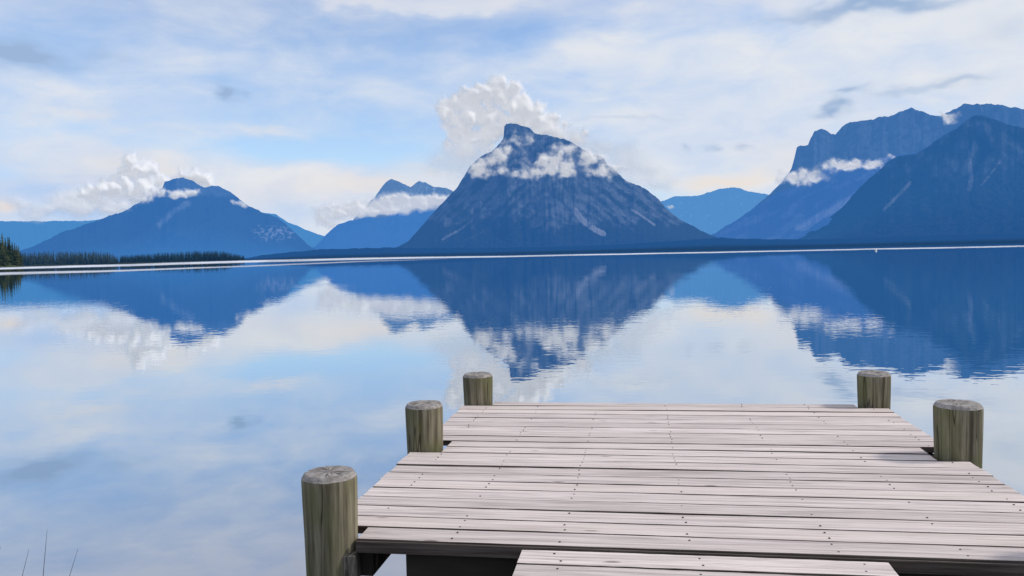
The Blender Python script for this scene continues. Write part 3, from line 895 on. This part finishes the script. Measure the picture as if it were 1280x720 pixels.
# ------------------------------------------------------------------ dock
def plank_mesh(L, W, T, nails, seed, cut_l=0.0, cut_r=0.0):
    """board along X, top face at z = 0, edges worn and slightly wavy"""
    r_ = random.Random(seed)
    bm = bmesh.new()
    nx = 30
    b = .0028
    prof = [(-W / 2 + .001, -T), (-W / 2, -T * .5), (-W / 2, -b * 1.2), (-W / 2 + b, 0), (-W / 4, -.0006), (0, -.0012), (W / 4, -.0006),
            (W / 2 - b, 0), (W / 2, -b * 1.2), (W / 2, -T * .5), (W / 2 - .001, -T)]
    x0, x1 = -L / 2 + cut_l, L / 2 - cut_r
    ph = [r_.uniform(0, 9) for _ in range(4)]
    rings = []
    for i in range(nx + 1):
        x = x0 + (x1 - x0) * i / nx
        row = []
        for j, (y, z) in enumerate(prof):
            wv = .0022 * math.sin(x * 2.3 + ph[0 if y < 0 else 1]) + r_.uniform(-.0012, .0012)
            zz = z + .0016 * math.sin(x * 1.3 + ph[2]) + (r_.uniform(-.0007, .0007) if z > -.02 else 0)
            row.append(bm.verts.new((x, y + (wv if abs(y) > W * .3 else 0), zz)))
        rings.append(row)
    np_ = len(prof)
    for a, c_ in zip(rings[:-1], rings[1:]):
        for j in range(np_ - 1):
            f = bm.faces.new((a[j], c_[j], c_[j + 1], a[j + 1])); f.material_index = 2 if j in (0, 1, 2, np_ - 2, np_ - 3) else 0  # side faces painted dark for the shade in the board gaps
        bm.faces.new((a[np_ - 1], c_[np_ - 1], c_[0], a[0]))
    bm.faces.new(rings[0][::-1] if False else rings[0]); bm.faces.new(rings[-1][::-1])
    for (x, y) in nails:
        if not (x0 + .02 < x < x1 - .02):
            continue
        rr = .0052
        top = [bm.verts.new((x + rr * math.cos(k * math.pi / 4), y + rr * math.sin(k * math.pi / 4), .0026)) for k in range(8)]
        bot = [bm.verts.new((x + rr * 1.15 * math.cos(k * math.pi / 4), y + rr * 1.15 * math.sin(k * math.pi / 4), -.006)) for k in range(8)]
        bm.faces.new(top).material_index = 1
        for k in range(8):
            bm.faces.new((bot[k], bot[(k + 1) % 8], top[(k + 1) % 8], top[k])).material_index = 1
    bmesh.ops.recalc_face_normals(bm, faces=bm.faces)
    me = bpy.data.meshes.new('deck_plank'); bm.to_mesh(me); bm.free()
    return me


def box_mesh(sx_, sy_, sz_, bev=.006):
    bm = bmesh.new()
    bmesh.ops.create_cube(bm, size=1.0)
    bmesh.ops.scale(bm, vec=(sx_, sy_, sz_), verts=bm.verts)
    bmesh.ops.bevel(bm, geom=list(bm.edges), offset=bev, segments=2, affect='EDGES')
    me = bpy.data.meshes.new('timber'); bm.to_mesh(me); bm.free()
    return me


def beam(name, x0, x1, y0, y1, z0, z1, parent, mat, bev=.006):
    c_ = Vector(((x0 + x1) / 2, (y0 + y1) / 2, (z0 + z1) / 2)) - parent.location
    return link(name, box_mesh(x1 - x0, y1 - y0, z1 - z0, bev), mat, parent, c_)


dock = empty('dock', (0.23, 5.9, 0.0))
tag(dock, 'weathered grey plank dock with round timber posts standing in the calm lake', 'dock')
D0 = dock.location
X0, X1 = -1.755, 2.215
JO = [-1.505, -1.0, -0.43, 0.22, 0.93, 1.52, 2.08]
PILES = [(-1.677, 4.062, .146, .345), (-1.684, 6.010, .146, .348), (-1.638, 7.864, .152, .296),
         (2.136, 7.864, .146, .312), (2.194, 6.014, .1545, .376), (2.16, 4.06, .150, .37)]
NB = 21
y = 4.012
pitch = .185
for i in range(NB):
    r_ = random.Random(100 + i)
    gap = r_.choice([.007, .010, .013, .017, .021])
    W = pitch - gap
    yc = y + pitch / 2
    y += pitch
    cl = cr = 0.0
    for (pxx, pyy, pr, ph) in PILES:
        if abs(pyy - yc) < pr + pitch * .5 - .02:
            if pxx < 0:
                cl = max(cl, (pxx + pr + .018) - X0)
            else:
                cr = max(cr, X1 - (pxx - pr - .03))
    nl = []
    for jx in JO:
        for s in (-.26, .26):
            if r_.random() < .55:
                nl.append((jx - (X0 + X1) / 2 + r_.uniform(-.009, .009), W * s + r_.uniform(-.010, .010)))
    me = plank_mesh(X1 - X0, W, .052 if i == 0 else .045, nl, 300 + i,
                    cl + (r_.uniform(-.008, .008) if cl == 0 else 0), cr + (r_.uniform(-.008, .008) if cr == 0 else 0))
    o = link('deck_plank', me, [pm, nail, shade_wood], dock, Vector(((X0 + X1) / 2, yc, DECK + r_.uniform(-.0025, .0025))) - D0)
    o.rotation_euler = (r_.uniform(-.008, .008), 0, r_.uniform(-.0009, .0009))


def piling_mesh(r_, h, depth, seed):
    """round post, worn top with a chamfer; origin at deck level"""
    rn = random.Random(seed); seg = 40
    prof = [(.90, -depth), (.91, -.6), (.93, -.25), (.955, 0), (.985, h * .5), (1.0, h - .045), (.99, h - .026), (.90, h - .005), (.86, h), (.6, h + .002), (.3, h + .003)]
    wob = [.012 * math.sin(2 * math.pi * k / seg * 2 + seed) + .008 * math.sin(2 * math.pi * k / seg * 5 + seed * 2) + rn.uniform(-.006, .006) for k in range(seg)]
    bm = bmesh.new(); rings = []
    for f, z in prof:
        rings.append([bm.verts.new((r_ * f * (1 + wob[k]) * math.cos(2 * math.pi * k / seg), r_ * f * (1 + wob[k]) * math.sin(2 * math.pi * k / seg),
                                    z + (rn.uniform(-.002, .002) if z > h - .03 else 0))) for k in range(seg)])
    for ri, (a, b_) in enumerate(zip(rings[:-1], rings[1:])):
        for k in range(seg):
            fc = bm.faces.new((a[k], a[(k + 1) % seg], b_[(k + 1) % seg], b_[k])); fc.smooth = ri < 5
            fc.material_index = 1 if ri >= 6 else 0
    cv = bm.verts.new((0, 0, h + .003))
    for k in range(seg):
        bm.faces.new((rings[-1][k], rings[-1][(k + 1) % seg], cv)).material_index = 1
    me = bpy.data.meshes.new('piling'); bm.to_mesh(me); bm.free()
    return me


lab = ['near left greenish post with a cracked pale top', None, None, None, None, None]
for i, (x, yy, r_, h) in enumerate(PILES):
    o = link('piling', piling_mesh(r_, h, 2.2, i + 1), [pil, endg], dock, Vector((x, yy, DECK)) - D0)
    o.rotation_euler.z = i * 1.1
for jx in JO:
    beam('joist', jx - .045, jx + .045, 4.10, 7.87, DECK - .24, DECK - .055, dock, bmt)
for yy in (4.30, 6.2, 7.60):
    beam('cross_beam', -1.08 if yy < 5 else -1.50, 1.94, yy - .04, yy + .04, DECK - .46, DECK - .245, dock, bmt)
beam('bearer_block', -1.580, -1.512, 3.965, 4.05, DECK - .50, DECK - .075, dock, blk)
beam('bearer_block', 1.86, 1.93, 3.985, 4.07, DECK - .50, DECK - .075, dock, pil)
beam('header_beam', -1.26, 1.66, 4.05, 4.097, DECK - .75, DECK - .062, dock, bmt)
beam('front_shade_strip', -1.515, X1 - .19, 3.990, 4.009, DECK - .068, DECK - .007, dock, shade_wood, .003)  # added strip, coloured dark for the shade on the deck's front face

# ------------------------------------------------------------------ gangway
gang = empty('gangway', (0.255, 1.4, 0.0))
tag(gang, 'narrow weathered plank gangway leading up to the front edge of the dock', 'gangway')
G0 = gang.location
gx0, gx1 = -.622, 1.13
yy = 3.962
i = 0
while yy > -1.2:
    r_ = random.Random(700 + i)
    W = .186 - r_.choice([.010, .013, .016])
    nl = []
    for jx in (-.43, .255, 1.0):
        for s in (-.26, .26):
            nl.append((jx - (gx0 + gx1) / 2 + r_.uniform(-.03, .03), W * s + r_.uniform(-.015, .015)))
    me = plank_mesh(gx1 - gx0, W, .045, nl, 800 + i, r_.uniform(-.008, .008), r_.uniform(-.008, .008))
    o = link('deck_plank', me, [pm, nail, shade_wood], gang, Vector(((gx0 + gx1) / 2, yy - .093, DECK - .006 + r_.uniform(-.002, .002))) - G0)
    o.rotation_euler = (r_.uniform(-.008, .008), 0, r_.uniform(-.001, .001))
    yy -= .186; i += 1
for jx in (-.52, .255, 1.03):
    beam('stringer', jx - .04, jx + .04, -1.1, 3.93, DECK - .24, DECK - .056, gang, bmt)

# ------------------------------------------------------------------ near bank (behind and below the view) and grass stems
nb, q = material('bank_gravel_grass')
pos = q.n('ShaderNodeNewGeometry').outputs['Position']
q.surf(q.diffuse(q.mix(q.noise(pos, 9, 6, .65), rgb(.06, .07, .03), rgb(.24, .22, .18)), q.bump(q.noise(pos, 20, 5), .6, .03)))
gx, gy = np.meshgrid(np.linspace(-30, 30, 90), np.linspace(-30, 3.4, 60))
edge = 3.1 + .5 * fbm(gx / 3, gx * 0, 3, 4)
gz = np.clip((edge - gy) * .22, -.12, 1.0) - .05 + .05 * fbm(gx * 1.2, gy * 1.2, 4, 2)
gz = np.where((np.abs(gx - .255) < 1.3) & (gy > -1.4), np.minimum(gz, DECK - .33), gz)
me = np_mesh('shore', np.stack([gx, gy, gz], -1).reshape(-1, 3), grid_faces(60, 90), True)
structure(link('shore', me, nb))

sm, q = material('dry_grass_stem')
q.surf(q.diffuse(q.mix(q.noise(q.n('ShaderNodeTexCoord').outputs['Object'], 9, 3), rgb(.035, .035, .03), rgb(.075, .07, .05))))


def stem(tip, low, dist, label, thick=.0038):
    P1 = at(tip[0], tip[1], dist); P0 = at(low[0], low[1], dist + .02)
    dr = P0 - P1
    base = P1 + dr * (P1[2] - .12) / (P1[2] - P0[2])
    base[0] += .04
    bm = bmesh.new(); rings = []
    nseg = 14
    for i in range(nseg + 1):
        f = i / nseg
        p = base + (P1 - base) * f
        p[0] += -.035 * math.sin(f * math.pi) * .4
        rad = thick * (1 - f) ** .8 * .8 + .0005
        # flat, folded grass blade
        rings.append([bm.verts.new((p[0] - base[0] + rad * math.cos(a), p[1] - base[1] + rad * .6 * math.sin(a), p[2] - base[2])) for a in (0, 1.26, 2.51, 3.77, 5.03)])
    for a, b_ in zip(rings[:-1], rings[1:]):
        for k in range(5):
            bm.faces.new((a[k], a[(k + 1) % 5], b_[(k + 1) % 5], b_[k])).smooth = True
    me = bpy.data.meshes.new('grass_stem'); bm.to_mesh(me); bm.free()
    o = link('grass_stem', me, sm, None, base)
    tag(o, label, 'grass stem', 'grass stems at the near water edge')


stem((59, 662), (54, 720), 3.3, 'tallest thin dark grass stem at the lower left, nearly upright')
stem((36, 687), (28, 720), 3.3, 'short thin grass stem just left of the tallest one, leaning right')
stem((97.5, 686), (87, 720), 3.3, 'rightmost thin grass stem at the lower left, leaning right')
stem((1, 683), (-10, 720), 3.3, 'grass stem tip at the very left edge of the picture')

# ------------------------------------------------------------------ render settings
scene.render.engine = 'CYCLES'
scene.cycles.use_denoising = True
scene.cycles.adaptive_threshold = 0.02
scene.cycles.max_bounces = 8
scene.cycles.transparent_max_bounces = 16
scene.cycles.caustics_reflective = False
scene.view_settings.view_transform = 'Standard'
scene.view_settings.look = 'None'
scene.view_settings.exposure = 0
scene.render.resolution_x = 1024
scene.render.resolution_y = 576
